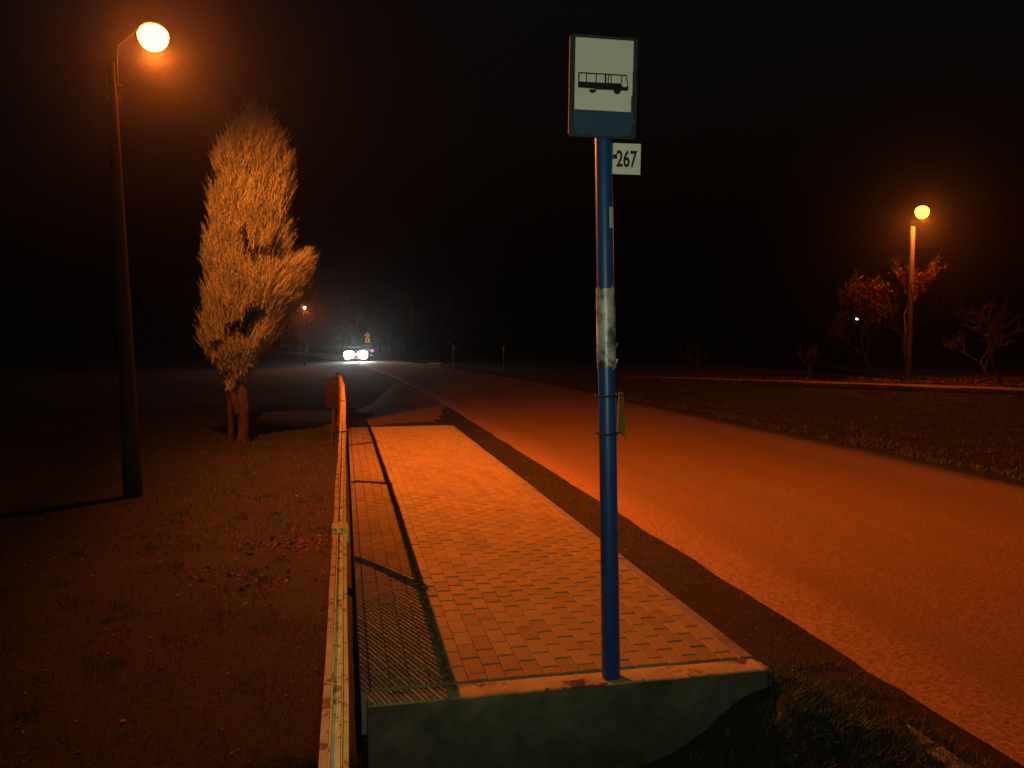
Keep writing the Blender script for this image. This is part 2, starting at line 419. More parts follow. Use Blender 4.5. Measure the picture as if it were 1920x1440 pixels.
# ------------------------------------------------------------------ bus stop sign
YS = 3.93; base = G(1146, 1268, 0); YS = base.y
top = W(1131, 262, YS); top2 = W(1129, 110, YS)
bs = empty('bus_stop_sign', base)
tag(bs, 'tall blue pole carrying a bus sign and white 267 plate on the platform edge', 'bus stop sign')
def rel(p): return Vector(p)-base
b = MB(); b.tube([rel(base)+Vector((0,0,-.02)), rel(base.lerp(top,.35)), rel(top2)], [.0465, .0445, .041], 32)
pole = b.build('pole', M['bluepole'], bs)
axisv = (top-base).normalized()
def onpole(py):  # point on pole axis at image row py
    lo, hi = 0., 1.2
    for _ in range(40):
        m_ = (lo+hi)/2; p = base.lerp(top, m_)
        # image row of p
        d = p-Vector((0,0,CAMH)); fw = d.y*math.cos(PITCH)-d.z*math.sin(PITCH); up = d.y*math.sin(PITCH)+d.z*math.cos(PITCH)
        if 720-F*up/fw > py: lo = m_
        else: hi = m_
    return base.lerp(top, lo)
# sign box
yaw = R(-9)
ctr = W(1126.5, 169, YS-.01)
MS = Matrix.Translation(rel(ctr)) @ Matrix.Rotation(R(.8), 4, 'Y') @ Matrix.Rotation(R(8), 4, 'Z')
kk = (YS/F)*.955     # metres per photo pixel at the sign
hw, hh = 66*kk, 95*kk
b = MB(); c = .012
poly = [(-hw+c,-hh),(hw-c,-hh),(hw,-hh+c),(hw,hh-c),(hw-c,hh),(-hw+c,hh),(-hw,hh-c),(-hw,-hh+c)]
b.prism(poly, .011, MS @ Matrix.Translation((0,-.05,0)))
b.box(-.05, .05, -.036, -.004, -.03, .03, 0, 0, MS @ Matrix.Translation((0,0,-.12))); b.box(-.05, .05, -.036, -.004, -.03, .03, 0, 0, MS @ Matrix.Translation((0,0,.1)))
panel = b.build('sign_box', M['signframe'], bs)
b = MB()
b.prism([(-55*kk,-84*kk),(-45*kk,-90*kk),(-20*kk,-93*kk),(30*kk,-92*kk),(55*kk,-88*kk),(60*kk,-60*kk),(60*kk,-44*kk),(-58*kk,-44*kk),(-58*kk,-70*kk)], .004, MS @ Matrix.Translation((0,-.0535,0)))
b.build('blue_band', M['bluesign'], panel)
b = MB(); x0, x1, z0, z1 = -56*kk, 56*kk, -45*kk, 88*kk
b.prism([(x0,z0),(x1-2*kk,z0),(x1-2*kk,z0+29*kk),(x1,z0+30*kk),(x1,z0+75*kk),(x1+.6*kk,z0+77*kk),(x1+.6*kk,z1),(x0,z1)], .005, MS @ Matrix.Translation((0,-.0575,0)))
face = b.build('white_face', M['signwhite'], panel)
# bus pictogram: drawn from the zoomed photo, pixel offsets from the sign centre
def zp(x, y):  # coordinates of the zoom picture (3.79x) to sign local photo pixels
    px, py = 1000+x/3.789, 40+y/3.789
    return ((px-1126.5)*kk*1.0, -(py-166-(px-1126.5)*.045)*kk)
b = MB(); MB_ = MS @ Matrix.Translation((0,-.0595,0))
def pf(pts, d=.003): b.prism([zp(*p) for p in pts][::-1], d, MB_)
H = lambda x0,y0,x1,y1: pf([(x0,y0),(x1,y0),(x1,y1),(x0,y1)])
# body bottom, roof, pillars as separate butted pieces (windows are the white face behind)
pf([(290,445),(352,447),(422,450),(495,452),(607,455),(612,470),(622,479),(640,480),(655,470),(661,468),(660,500),(655,507),(600,505),(425,500),(415,496),(372,492),(290,487)])
pf([(290,379),(645,394),(647,403),(290,388)])
for x0, x1 in ((290,300),(348,355),(419,426),(484,496),(508,515),(528,535),(606,612)):
    pf([(x0,388+(x0-290)*.042),(x1,388+(x1-290)*.042),(x1,448+(x1-300)*.02),(x0,446+(x0-300)*.02)])
pf([(640,403),(647,403),(659,462),(653,466)])
def disc(cx, cy, r):
    pf([(cx+r*math.cos(t), cy+r*math.sin(t)) for t in np.linspace(0, PI, 14)], .0035)
disc(398, 499, 27); disc(579, 505, 27)
b.build('bus_pictogram', M['black'], face)
# 267 plate
pc = W(1175, 298, YS+.0)
MP = Matrix.Translation(rel(pc)) @ Matrix.Rotation(R(.8), 4, 'Y') @ Matrix.Rotation(R(5), 4, 'Z')
b = MB(); b.prism([(-27.5*kk,-29.5*kk),(27.5*kk,-29.5*kk),(27.5*kk,29.5*kk),(-27.5*kk,29.5*kk)], .003, MP)
plate = b.build('number_plate', M['signwhite'], bs)
cu = bpy.data.curves.new('digits', 'FONT'); cu.body = '267'; cu.size = 1; cu.extrude = .008; cu.offset = .022; cu.align_x = 'CENTER'; cu.align_y = 'CENTER'
to = bpy.data.objects.new('digits_src', cu); COL.objects.link(to)
bpy.context.view_layer.update()
me = bpy.data.meshes.new_from_object(to.evaluated_get(bpy.context.evaluated_depsgraph_get()))
bpy.data.objects.remove(to, do_unlink=True)
co = np.array([v.co[:] for v in me.vertices]); mn, mxx = co.min(0), co.max(0)
tw, th = 41*kk, 33*kk
MT = MP @ Matrix.Translation((0, -.0025, 0))
for v in me.vertices:
    x = (v.co.x-(mn[0]+mxx[0])/2)/(mxx[0]-mn[0])*tw; z = (v.co.y-(mn[1]+mxx[1])/2)/(mxx[1]-mn[1])*th
    v.co = MT @ Vector((x, v.co.z*.1, z))
me.materials.clear(); me.materials.append(M['black']); me.update()
o = bpy.data.objects.new('number', me); COL.objects.link(o); o.parent = plate
b = MB(); q = rel(W(1151, 294, YS)); b.box(q.x-.02, q.x+.016, q.y-.006, q.y+.008, q.z-.011, q.z+.011); b.build('plate_clamp', M['black'], plate)
# sticker, tape, wires, timetable card
def sleeve(name, py0, py1, r, m, a0=0, a1=2*PI, rag=0, parent=bs, n=36):
    b = MB(); p0, p1 = rel(onpole(py0)), rel(onpole(py1)); nz = 16
    for j in range(nz+1):
        for k in range(n+1):
            t = a0+(a1-a0)*k/n; p = p0.lerp(p1, j/nz)
            dz = 0
            if rag and j in (0, nz): dz = rag*noise.noise((t*2.5, j, 5))
            rr = r+(.0022*noise.noise((t*3, j*.8, 2))+.0006*noise.noise((t*9, j*2, 2)) if rag else 0)
            b.v.append((p.x+rr*math.cos(t), p.y+rr*math.sin(t), p.z+dz))
    for j in range(nz):
        for k in range(n): 
            q = j*(n+1)+k; b.f.append((q+1, q, q+n+1, q+n+2)); b.m.append(0); b.sm.append(True)
    return b.build(name, m, parent)
sleeve('tape', 541, 690, .0472, M['tape'], rag=.03)
for (px, py, dx) in ((1155, 648, .020), (1155, 678, .018)):
    b = MB(); q = rel(W(px, py, YS)); b.add([q+Vector((-.014,0,.02)), q+Vector((dx-.006,-.002,.012)), q+Vector((dx-.012,.002,-.004)), q+Vector((-.012,0,-.03))], [(0,1,2,3)]); b.build('tape_flap', M['tape'], bs)
st = sleeve('sticker', 390, 429, .0447, mat('white_sticker', (.62,.64,.60), rough=.5), R(-62), R(8))
for py in (741, 812):
    p = rel(onpole(py)); b = MB()
    for turn in range(2):
        b.tube([p+Vector(((.052+.002*math.sin(t*3))*math.cos(t), (.052+.002*math.sin(t*3))*math.sin(t), .0035*turn-.003+.003*math.sin(t+turn))) for t in np.linspace(0, 2*PI, 30)], .0035, 6)
    b.tube([p+Vector((-.05,-.02,0)), p+Vector((-.062,-.03,.002)), p+Vector((-.055,-.036,.0))], .005, 6)
    b.tube([p+Vector((.05,-.01,0)), p+Vector((.064,-.005,.004)), p+Vector((.072,.01,-.004))], .004, 6)
    b.build('wire_tie', M['wire'], bs)
b = MB()
a = [rel(W(1160, 735, YS-.02)), rel(W(1168, 735, YS+.10)), rel(W(1172, 823, YS+.10)), rel(W(1157, 803, YS-.02))]
off = Vector((.003, 0, 0))
b.add(a+[v+off for v in a], [(0,1,2,3), (7,6,5,4), (0,4,5,1), (1,5,6,2), (2,6,7,3), (3,7,4,0)])
b.build('timetable_card', M['timetable'], bs)
bs_light = None

# ------------------------------------------------------------------ lamps
def luminaire_light(name, loc, power, direction, houseside=True, parent=None, color=SODIUM):
    """a lamp with the light distribution of a street lantern: nothing above the horizontal, little behind"""
    l = bpy.data.lights.new(name, 'POINT'); l.energy = power; l.color = color; l.shadow_soft_size = .035
    l.use_nodes = True
    n = l.node_tree.nodes; k = l.node_tree.links
    em = n['Emission']
    tc = n.new('ShaderNodeTexCoord'); sp = n.new('ShaderNodeSeparateXYZ'); k.new(tc.outputs['Normal'], sp.inputs[0])
    r1 = n.new('ShaderNodeMapRange'); r1.interpolation_type = 'SMOOTHSTEP'
    r1.inputs[1].default_value = .17; r1.inputs[2].default_value = -.24; r1.inputs[3].default_value = 0; r1.inputs[4].default_value = 1
    k.new(sp.outputs[2], r1.inputs[0])
    r2 = n.new('ShaderNodeMapRange'); r2.interpolation_type = 'SMOOTHSTEP'
    r2.inputs[1].default_value = -.25; r2.inputs[2].default_value = .42; r2.inputs[3].default_value = .05; r2.inputs[4].default_value = 1
    k.new(sp.outputs[0], r2.inputs[0])
    m1 = n.new('ShaderNodeMath'); m1.operation = 'MULTIPLY'; k.new(r1.outputs[0], m1.inputs[0])
    if houseside: k.new(r2.outputs[0], m1.inputs[1])
    else: m1.inputs[1].default_value = 1
    r3 = n.new('ShaderNodeMapRange'); r3.interpolation_type = 'SMOOTHSTEP'
    r3.inputs[1].default_value = .3; r3.inputs[2].default_value = .85; r3.inputs[3].default_value = 1; r3.inputs[4].default_value = 2.1 if houseside else 1
    k.new(sp.outputs[0], r3.inputs[0])
    m2 = n.new('ShaderNodeMath'); m2.operation = 'MULTIPLY'; k.new(m1.outputs[0], m2.inputs[0]); k.new(r3.outputs[0], m2.inputs[1])
    r4 = n.new('ShaderNodeMapRange'); r4.interpolation_type = 'SMOOTHSTEP'
    r4.inputs[1].default_value = -.85; r4.inputs[2].default_value = .15; r4.inputs[3].default_value = 1.4 if houseside else 1; r4.inputs[4].default_value = .92
    k.new(sp.outputs[1], r4.inputs[0])
    m3 = n.new('ShaderNodeMath'); m3.operation = 'MULTIPLY'; k.new(m2.outputs[0], m3.inputs[0]); k.new(r4.outputs[0], m3.inputs[1])
    k.new(m3.outputs[0], em.inputs['Strength'])
    o = bpy.data.objects.new(name, l); COL.objects.link(o); o.location = loc; o.rotation_euler = (0, 0, direction)
    if parent: o.parent = parent
    return o
def street_lamp(base, topp, lampp, r0, r1, label, mesh_em, power, az, bowl=.2, group='street lamps', houseside=True):
    base = Vector(base); t = empty('street_lamp', base); tag(t, label, 'street lamp', group)
    T = Vector(topp)-base; Lm = Vector(lampp)-base
    b = MB(); b.tube([Vector((0,0,-.3)), Vector((0,0,0)), T*.5, T], [r0*1.02, r0, (r0+r1)/2, r1], 20); b.build('pole', M['polewood'], t)
    dirv = Vector((math.cos(az), math.sin(az), 0))
    b = MB(); s0 = T-Vector((0,0,.55)); side = Vector((dirv.x*(r1+.02), dirv.y*(r1+.02), 0))
    b.tube([s0+side, T+side+Vector((0,0,.02)), T+side*1.2+Vector((0,0,.22)), Lm-dirv*bowl*.5+Vector((0,0,bowl*.72))], .010, 10)
    arm = b.build('arm', M['darkarm'], t)
    for dz in (.12, .28):
        b = MB(); b.tube([s0+side*.2+Vector((-r1-.03,0,dz)), s0+side+Vector((.04,0,dz))], .012, 6); b.build('bracket', M['metal'], arm)
    # head: housing shell above, glass bowl below
    rot = Matrix.Rotation(az, 4, 'Z')
    def shell(sx, sy, sz, up, m_, name, zoff, lip=0):
        b = MB(); n_, m2 = 24, 8; vs = []
        for j in range(m2+1):
            th = (PI/2)*j/m2
            for k in range(n_):
                a = 2*PI*k/n_; q = math.cos(th)
                vs.append(Lm+rot @ Vector((sx*q*math.cos(a), sy*q*math.sin(a), zoff+(sz if up else -sz)*math.sin(th))))
        fs = [(j*n_+k, j*n_+(k+1) % n_, (j+1)*n_+(k+1) % n_, (j+1)*n_+k) for j in range(m2) for k in range(n_)]
        if not up: fs = [f[::-1] for f in fs]
        b.add(vs, fs, 0, True)
        b.add(vs[:n_], [tuple(range(n_))[::-1] if up else tuple(range(n_))])
        return b.build(name, m_, t)
    shell(bowl*.62, bowl*.5, bowl*.16, True, M['darkarm'], 'housing', bowl*.68)
    b = MB(); b.ball((0,0,0), bowl, 28, 0, (1, .85, 1)); b.v = [tuple(Lm+rot @ Vector((x, y, (z*.75 if z > 0 else z*1.05)-.02*bowl))) for x, y, z in b.v]; b.build('glass_bowl', mesh_em, t)
    luminaire_light('lamp_light', Lm+Vector((0, 0, -bowl*1.09-.045)), power, az, houseside, t)
    return t
pb = G(250, 932, -.3)
lampP = W(287, 66, pb.y+.42)
topP = W(209, 118, pb.y)
street_lamp(pb, topP, lampP, .118, .042, 'tall street lamp glowing orange over the lawn at upper left, nearest to the platform', E_lamp, MAIN_POWER, R(20), .19)
fb = G(1702, 712, -.28)
street_lamp(fb, W(1712, 425, fb.y), W(1729, 396, fb.y-1.0), .16, .11, 'lit orange street lamp beyond the road at right, among bare trees', E_lampfar, FAR_POWER, R(200), .35, houseside=False)
hb = G(571, 672, -.3); hb = Vector((W(571,660,66).x, 66, -.3))
street_lamp(hb, W(570, 581, 66), W(571, 576.5, 66), .12, .08, 'tiny distant street lamp right of the bushy conifer, seen as a point of light', E_small, HILL_POWER, R(-10), .12, houseside=False)

# ------------------------------------------------------------------ phone light at the photographer's position
fl = bpy.data.lights.new('phone_light', 'SPOT'); fl.energy = FLASH_POWER; fl.color = (.94, 1.0, .66); fl.spot_size = R(118); fl.spot_blend = 1; fl.shadow_soft_size = .01
fo = bpy.data.objects.new('phone_light', fl); COL.objects.link(fo); fo.location = (.03, -.02, 1.74)
dv = (rel(ctr)+base)-Vector(fo.location)+Vector((-.25,0,-.05)); fo.rotation_euler = dv.to_track_quat('-Z', 'Y').to_euler()

# ------------------------------------------------------------------ cars
def wheel_mb(x, y, r, wd):
    t = MB(); t.tube([(x-wd/2, y, r), (x-wd/2+.02, y, r), (x+wd/2-.02, y, r), (x+wd/2, y, r)], [r-.03, r, r, r-.03], 24)
    h = MB(); h.tube([(x-wd/2-.006, y, r), (x+wd/2+.006, y, r)], r*.6, 16)
    return t, h
def make_car(name, loc, heading, label, lights_on, paint):
    """car pointing along local -Y"""
    c = empty(name, loc, heading); tag(c, label, 'car', 'cars on the far road')
    secs = [(-2.15,.62,.30,.62),(-2.05,.80,.24,.72),(-1.3,.88,.20,.90),(-.75,.89,.20,.95),(.2,.89,.20,.97),(1.3,.89,.20,1.0),(2.0,.86,.24,.98),(2.12,.78,.32,.85)]
    b = MB(); vs = []
    for y, hw, z0, z1 in secs:
        vs += [(-hw*.94,y,z0),(hw*.94,y,z0),(hw,y,z0+.15),(hw,y,z1-.18),(hw*.9,y,z1),(-hw*.9,y,z1),(-hw,y,z1-.18),(-hw,y,z0+.15)]
    fs = [(i*8+k, i*8+(k+1) % 8, (i+1)*8+(k+1) % 8, (i+1)*8+k) for i in range(len(secs)-1) for k in range(8)]
    fs += [tuple(range(7,-1,-1)), tuple(range(len(secs)*8-8, len(secs)*8))]
    b.add(vs, fs, 0, False); body = b.build('body', paint, c)
    cab = [(-.85,.74,.93,.95),(-.15,.70,.93,1.40),(.7,.69,.93,1.44),(1.35,.67,.95,1.36),(1.95,.72,.95,1.0)]
    b = MB(); vs = []
    for y, hw, z0, z1 in cab: vs += [(-hw-.08,y,z0),(hw+.08,y,z0),(hw-.1*(z1>1.1),y,z1),(-hw+.1*(z1>1.1),y,z1)]
    fs = [(i*4+k, i*4+(k+1) % 4, (i+1)*4+(k+1) % 4, (i+1)*4+k) for i in range(4) for k in range(4)]+[(3,2,1,0),(16,17,18,19)]
    b.add(vs, fs); b.build('window', M['glass'], c)
    b = MB(); b.add([(-.60,-.17,1.412),(.60,-.17,1.412),(.59,.7,1.455),(-.59,.7,1.455),(.57,1.36,1.375),(-.57,1.36,1.375)], [(0,1,2,3),(3,2,4,5)]); b.build('roof', paint, c)
    for x in (-.80, .80):
        for y in (-1.35, 1.3):
            t, h = wheel_mb(x, y, .31, .2); tt = t.build('wheel', M['tyre'], c); h.build('rim', M['metal'], tt)
    for x in (-.62, .62):
        b = MB(); b.ball((x, -2.10, .68), .40, 16, 0, (1.28, .3, .95)); b.build('headlight', E_head if lights_on else M['metal'], c)  # glowing lens swollen past real size, the lamp's glare built into its shape
        b = MB(); b.box(x-.12, x+.12, 2.09, 2.15, .70, .86); b.build('tail_light', E_tail, c)
    b = MB(); b.box(-.45, .45, -2.19, -2.14, .42, .60); b.build('grille', M['black'], c)
    b = MB(); b.box(-.26, .26, -2.215, -2.195, .34, .44); b.build('licence_plate', M['signwhite'], c)
    if lights_on:
        for x in (-.62, .62):
            l = bpy.data.lights.new('headlight_beam', 'SPOT'); l.energy = HEAD_POWER; l.color = (.9, 1, .86); l.spot_size = R(52); l.spot_blend = .6; l.shadow_soft_size = .08
            o = bpy.data.objects.new('headlight_beam', l); COL.objects.link(o); o.parent = c; o.location = (x, -2.3, .68); o.rotation_euler = (R(90-8), 0, PI)
    return c
pc1 = G(664.5, 675.5, ZR); 
make_car('car', (W(664.5, 676, 78).x, 78, ZR-.02), PHI+R(3), 'oncoming car on the far road with both white headlights blazing', True, M['carpaint'])
make_car('car', (W(688, 668, 104).x, 104, ZR-.02), PHI+PI, 'dark car farther off with a red tail light, half behind the oncoming car', False, M['carpaint'])

# ------------------------------------------------------------------ priority sign
sb = Vector((W(689, 640, 74).x, 74, -.3)); sg = empty('priority_sign', sb); tag(sg, 'small orange diamond road sign with a square plate below, above the oncoming car', 'road sign')
k7 = 74/F
b = MB(); b.tube([(0,.03,-.2), (0,.03, CAMH+.3+16*k7)], .035, 8); b.build('post', M['metal'], sg)
zc = CAMH+.3+11.5*k7; b = MB(); h = 5.6*k7; b.prism([(-h,zc),(0,zc-h),(h,zc),(0,zc+h)], .02, Matrix.Identity(4)); dm = b.build('diamond', M['signwhite'], sg)
h *= .66; b = MB(); b.prism([(-h,zc),(0,zc-h),(h,zc),(0,zc+h)], .02, Matrix.Translation((0,-.012,0))); b.build('yellow_face', M['yellowsign'], dm)
zc = CAMH+.3+1.8*k7; b = MB(); h = 4.2*k7; b.prism([(-h,zc-h),(h,zc-h),(h,zc+h),(-h,zc+h)], .02, Matrix.Identity(4)); pl = b.build('route_plate', M['signwhite'], sg)
b = MB(); MM = Matrix.Translation((0,-.01,0)); b.prism([(-.03,zc-h*.8),(.05,zc-h*.8),(.05,zc+.0),(-.03,zc+.0)], .012, MM); b.prism([(-.14,zc+.001),(.05,zc+.001),(.05,zc+.08),(-.14,zc+.08)], .012, MM); b.build('route_line', M['black'], pl)
# delineator posts, white stone, utility pole and cable
def delineator(px, py0, py1, Y, label):
    p0 = W(px, py1, Y); p0.z = -.3; t = empty('marker_post', p0); tag(t, label, 'marker post', 'slim marker posts along the dark far verge')
    h = W(px, py0, Y).z+.3; b = MB(); b.tube([(0,0,-.1), (0,0,h)], [.028,.022], 8); b.build('post', M['metal'], t)
    b = MB(); b.box(-.03, .03, -.034, -.028, h-.45, h-.08); b.build('reflector', M['whitestone'], t)
delineator(850, 646, 682, 62, 'slim grey marker post beyond the road, left of two')
delineator(944, 648, 690, 56, 'slim grey marker post beyond the road, nearer the blue pole')
b = MB(); p = G(815, 683, -.22); b.box(-.55, .55, -.35, .35, -.1, .10, 0, .03); o = b.build('white_stone', M['whitestone']); o.location = p; o.rotation_euler = (R(6), 0, R(-15)); tag(o, 'small flat white stone catching the headlights on the dark far verge', 'stone')
ub = Vector((W(770, 640, 96).x, 96, -.3)); ut = empty('utility_pole', ub); tag(ut, 'dark wooden utility pole far back carrying a thin overhead cable', 'utility pole')
b = MB(); b.tube([(0,0,-.2), (0,0,8.4)], [.14,.09], 10); b.build('pole', M['darkbark'], ut)
b = MB(); b.box(-.7, .7, -.05, .05, 7.9, 8.02); b.build('crossarm', M['darkbark'], ut)
b = MB(); p0 = W(770, 590, 96); p1 = W(1100, 405, 60); pts = []
for i in range(41):
    t = i/40; p = p0.lerp(p1, t); p.z -= 2.2*4*t*(1-t)*.5; pts.append(p)
b.tube(pts, .012, 5); tag(b.build('overhead_cable', M['darkarm']), 'thin cable sagging through the dark above the far road', 'cable')

# ------------------------------------------------------------------ conifer left
tb = G(455, 830, -.3); YT = tb.y
ct = empty('conifer_tree', tb); tag(ct, 'tall feathery conifer lit orange, on the lawn beside the nearest street lamp', 'tree')
prof = [(205,478,492),(235,448,512),(262,425,530),(300,398,549),(350,386,553),(400,384,551),(440,380,546),(470,379,556),(490,378,590),(520,375,586),(560,374,578),(600,371,548),(640,371,522),(665,384,494),(700,412,470),(722,424,452)]
prof = [(W(0,y,YT).z+.3, W(a,y,YT).x-tb.x, W(c,y,YT).x-tb.x) for y, a, c in prof][::-1]
PZ = np.array([p[0] for p in prof]); PA = np.array([p[1] for p in prof]); PB = np.array([p[2] for p in prof])
tris = []
def sprig(p, d, ln, nl, wd):
    d = d.normalized(); side = d.cross(Vector((random.uniform(-1,1), random.uniform(-1,1), random.uniform(-.3,.3)))).normalized()
    tris.append((p-side*wd, p+side*wd, p+d*ln))
    for _ in range(nl):
        t = random.uniform(.05, .8); a = random.uniform(0, 2*PI); q = p+d*ln*t
        s2 = (side*math.cos(a)+d.cross(side)*math.sin(a)); dd = (d*1.5+s2).normalized(); l2 = ln*random.uniform(.25, .5)*(1.1-t)
        s3 = dd.cross(s2).normalized()
        tris.append((q-s3*wd*.8, q+s3*wd*.8, q+dd*l2))
cnt = 0
while cnt < 17000:
    z = random.uniform(PZ[0], PZ[-1]); a_, b_ = np.interp(z, PZ, PA), np.interp(z, PZ, PB)
    hw = (b_-a_)/2*.90
    if random.random() > hw/1.15: continue
    th = random.uniform(0, 2*PI); rr = (random.random()**.38)
    x = (a_+b_)/2+hw*rr*math.cos(th); y = hw*.92*rr*math.sin(th)
    nn = noise.noise((x*2.4+5, y*2.4, z*1.5))+.5*noise.noise((x*5, y*5, z*3.4))
    if nn < random.gauss(-.1, .06): continue
    # dark notches of the photo
    px = 960+(x+tb.x)/YT*F; py = 640-(z-.3-CAMH)/YT*F
    if ((px-520)/34)**2+((py-482)/15)**2 < 1 and y < .5: continue
    if ((px-505)/14)**2+((py-588)/18)**2 < 1 and y < .1: continue
    out = Vector((math.cos(th), math.sin(th), 0))*rr
    lean = .42 if py > 460 else .25
    d = Vector((0, 0, 1))+out*random.uniform(.2, 1)*lean*1.5+Vector((random.gauss(0,.24), random.gauss(0,.24), 0))+Vector((.12, 0, 0))
    if px > 530 and py > 470: d += Vector((.5, 0, 0))
    sprig(Vector((x, y, z))-d.normalized()*.12, d, random.uniform(.16, .46)*(.7+.5*rr), 8, .0062)
    cnt += 1
for _ in range(420):
    z = random.uniform(PZ[0]+.3, PZ[-1]-.1); th = random.uniform(0, 2*PI); a_, b_ = np.interp(z, PZ, PA), np.interp(z, PZ, PB); hw = (b_-a_)/2*.84
    sprig(Vector(((a_+b_)/2+hw*math.cos(th), hw*math.sin(th), z)), Vector((math.cos(th)*.55+.1, math.sin(th)*.55, 1)), random.uniform(.22, .42), 12, .0055)
tri_mesh('foliage', np.array([[tuple(v) for v in t] for t in tris]), M['conifer'], ct)
def P_(px, py, dy=0): return W(px, py, YT+dy)-tb
b = MB(); pts = [P_(456,836), P_(456,815), P_(455,790), P_(456,760), P_(455,735), P_(454,722)]
pp_ = []
for i in range(len(pts)-1): pp_ += [pts[i].lerp(pts[i+1], k/6) for k in range(6)]
pp_.append(pts[-1]); rr_ = np.interp(np.linspace(0, 5, len(pp_)), range(6), [.15,.11,.10,.108,.09,.02])
b.tube(pp_, list(rr_), 26)
b.v = [(x+.035*noise.noise((x*7,y*7,z*4))+.012*noise.noise((x*30,y*30,z*12)), y+.035*noise.noise((x*7,y*7,z*4+7))+.012*noise.noise((x*30,y*30,z*12+3)), z+.05*noise.noise((x*20,y*20,1))) for x, y, z in b.v]
b.tube([P_(448,775,.02), P_(436,735,.05), P_(428,700,.1), P_(432,650,.1), P_(450,560,.1), P_(462,420,.05), P_(478,290)], [.085,.075,.07,.06,.05,.035,.012], 10)
b.tube([P_(433,830,.3), P_(432,780,.28), P_(428,735,.2), P_(420,700,.15), P_(405,640,.1), P_(400,560)], [.07,.06,.055,.045,.03,.012], 8)
b.tube([P_(446,720,.05), P_(470,660,.1), P_(510,590,.1), P_(550,520,.1)], [.05,.04,.025,.01], 8)
for _ in range(26):
    z0 = random.uniform(1.3, 4.6); a = random.uniform(0, 2*PI); r_ = random.uniform(.4, .9); xc = np.interp(z0, PZ, (PA+PB)/2)
    b.tube([(xc*.6, .08, z0), (xc+r_*.5*math.cos(a), r_*.5*math.sin(a), z0+.35), (xc+r_*math.cos(a), r_*math.sin(a), z0+.9)], [.025,.016,.005], 5)
b.build('trunk', M['bark'], ct)

# ------------------------------------------------------------------ bare trees
def bare_tree(name, base, height, spread, label, seed, leaves=0, lmat=None, lean=0, depth=5, group='bare trees beyond the road'):
    rnd = random.Random(seed); t = empty(name, base); tag(t, label, 'tree', group)
    b = MB(); tips = []
    def grow(p, d, ln, r, lv):
        pts = [p]; q = p.copy(); dd = d.copy()
        for _ in range(3):
            dd = (dd+Vector((rnd.gauss(0,.16), rnd.gauss(0,.16), rnd.gauss(0,.10)))).normalized(); q = q+dd*ln/3; pts.append(q.copy())
        b.tube(pts, [r, r*.88, r*.75, r*.62], 7 if lv < 2 else 4, caps=False)
        if lv >= depth: tips.extend(pts[1:]); return
        if lv >= depth-2: tips.extend(pts[2:])
        for _ in range(3 if lv < 4 else 2+rnd.randint(0,1)):
            a = rnd.uniform(0, 2*PI); sp = rnd.uniform(.5, 1.05)*spread
            nd = (dd+Vector((math.cos(a)*sp, math.sin(a)*sp, rnd.uniform(-.15,.35)))).normalized()
            grow(pts[rnd.randint(2,3)], nd, ln*rnd.uniform(.6, .86), r*.58, lv+1)
    grow(Vector((0,0,-.1)), Vector((lean, 0, 1)).normalized(), height*.30, height*.015, 0)
    b.build('branches', M['darkbark'], t)
    if leaves:
        T = []
        for _ in range(leaves):
            p = rnd.choice(tips)+Vector((rnd.gauss(0,.1), rnd.gauss(0,.1), rnd.gauss(0,.1)-.03)); s_ = rnd.uniform(.03, .08)
            a = Vector((rnd.uniform(-1,1), rnd.uniform(-1,1), rnd.uniform(-1,1))).normalized(); c = a.cross(Vector((rnd.random(), rnd.random(), 1))).normalized()
            T.append((p-a*s_, p+c*s_*.6, p+a*s_)); T.append((p-a*s_, p+a*s_, p-c*s_*.6))
        tri_mesh('leaves', np.array([[tuple(v) for v in q] for q in T]), lmat or M['pinkleaf'], t)
    return t
bare_tree('leafy_tree', (W(1706,700,43).x, 43, -.3), 8.4, .85, 'half bare tree with red leaves crowding the lit lamp pole at right', 11, 5000)
bare_tree('bare_tree', (W(1876,704,37).x, 37, -.3), 6.0, .6, 'bare slender tree near the right edge, right of the far lamp', 5, 250, lean=-.05)
bare_tree('bare_tree', (W(1866,704,39).x, 39, -.3), 4.2, .9, 'bare tree leaning left towards the lit lamp pole at right', 8, 200, lean=-.75)
bare_tree('leafy_tree', (W(1640,700,45).x, 45, -.3), 6.4, .8, 'dim twiggy bush with sparse red leaves, left of the lit lamp pole', 17, 1800, lean=-.1)
bare_tree('bare_tree', (W(1518,700,43).x, 43, -.3), 2.9, .7, 'small faint bare sapling left of the far lamp', 21, 0, depth=4)
bare_tree('bare_tree', (W(1312,692,46).x, 46, -.3), 3.0, .6, 'small faint bare sapling midway between the blue pole and the far lamp', 33, 0, depth=4)
bare_tree('bare_tree', (W(740,660,88).x, 88, -.3), 9, .7, 'dim bare roadside tree just right of the oncoming car', 40, 0, depth=4)
bare_tree('bare_tree', (W(700,660,112).x, 112, -.3), 10, .7, 'dim bare tree behind the diamond road sign', 41, 0, depth=4)
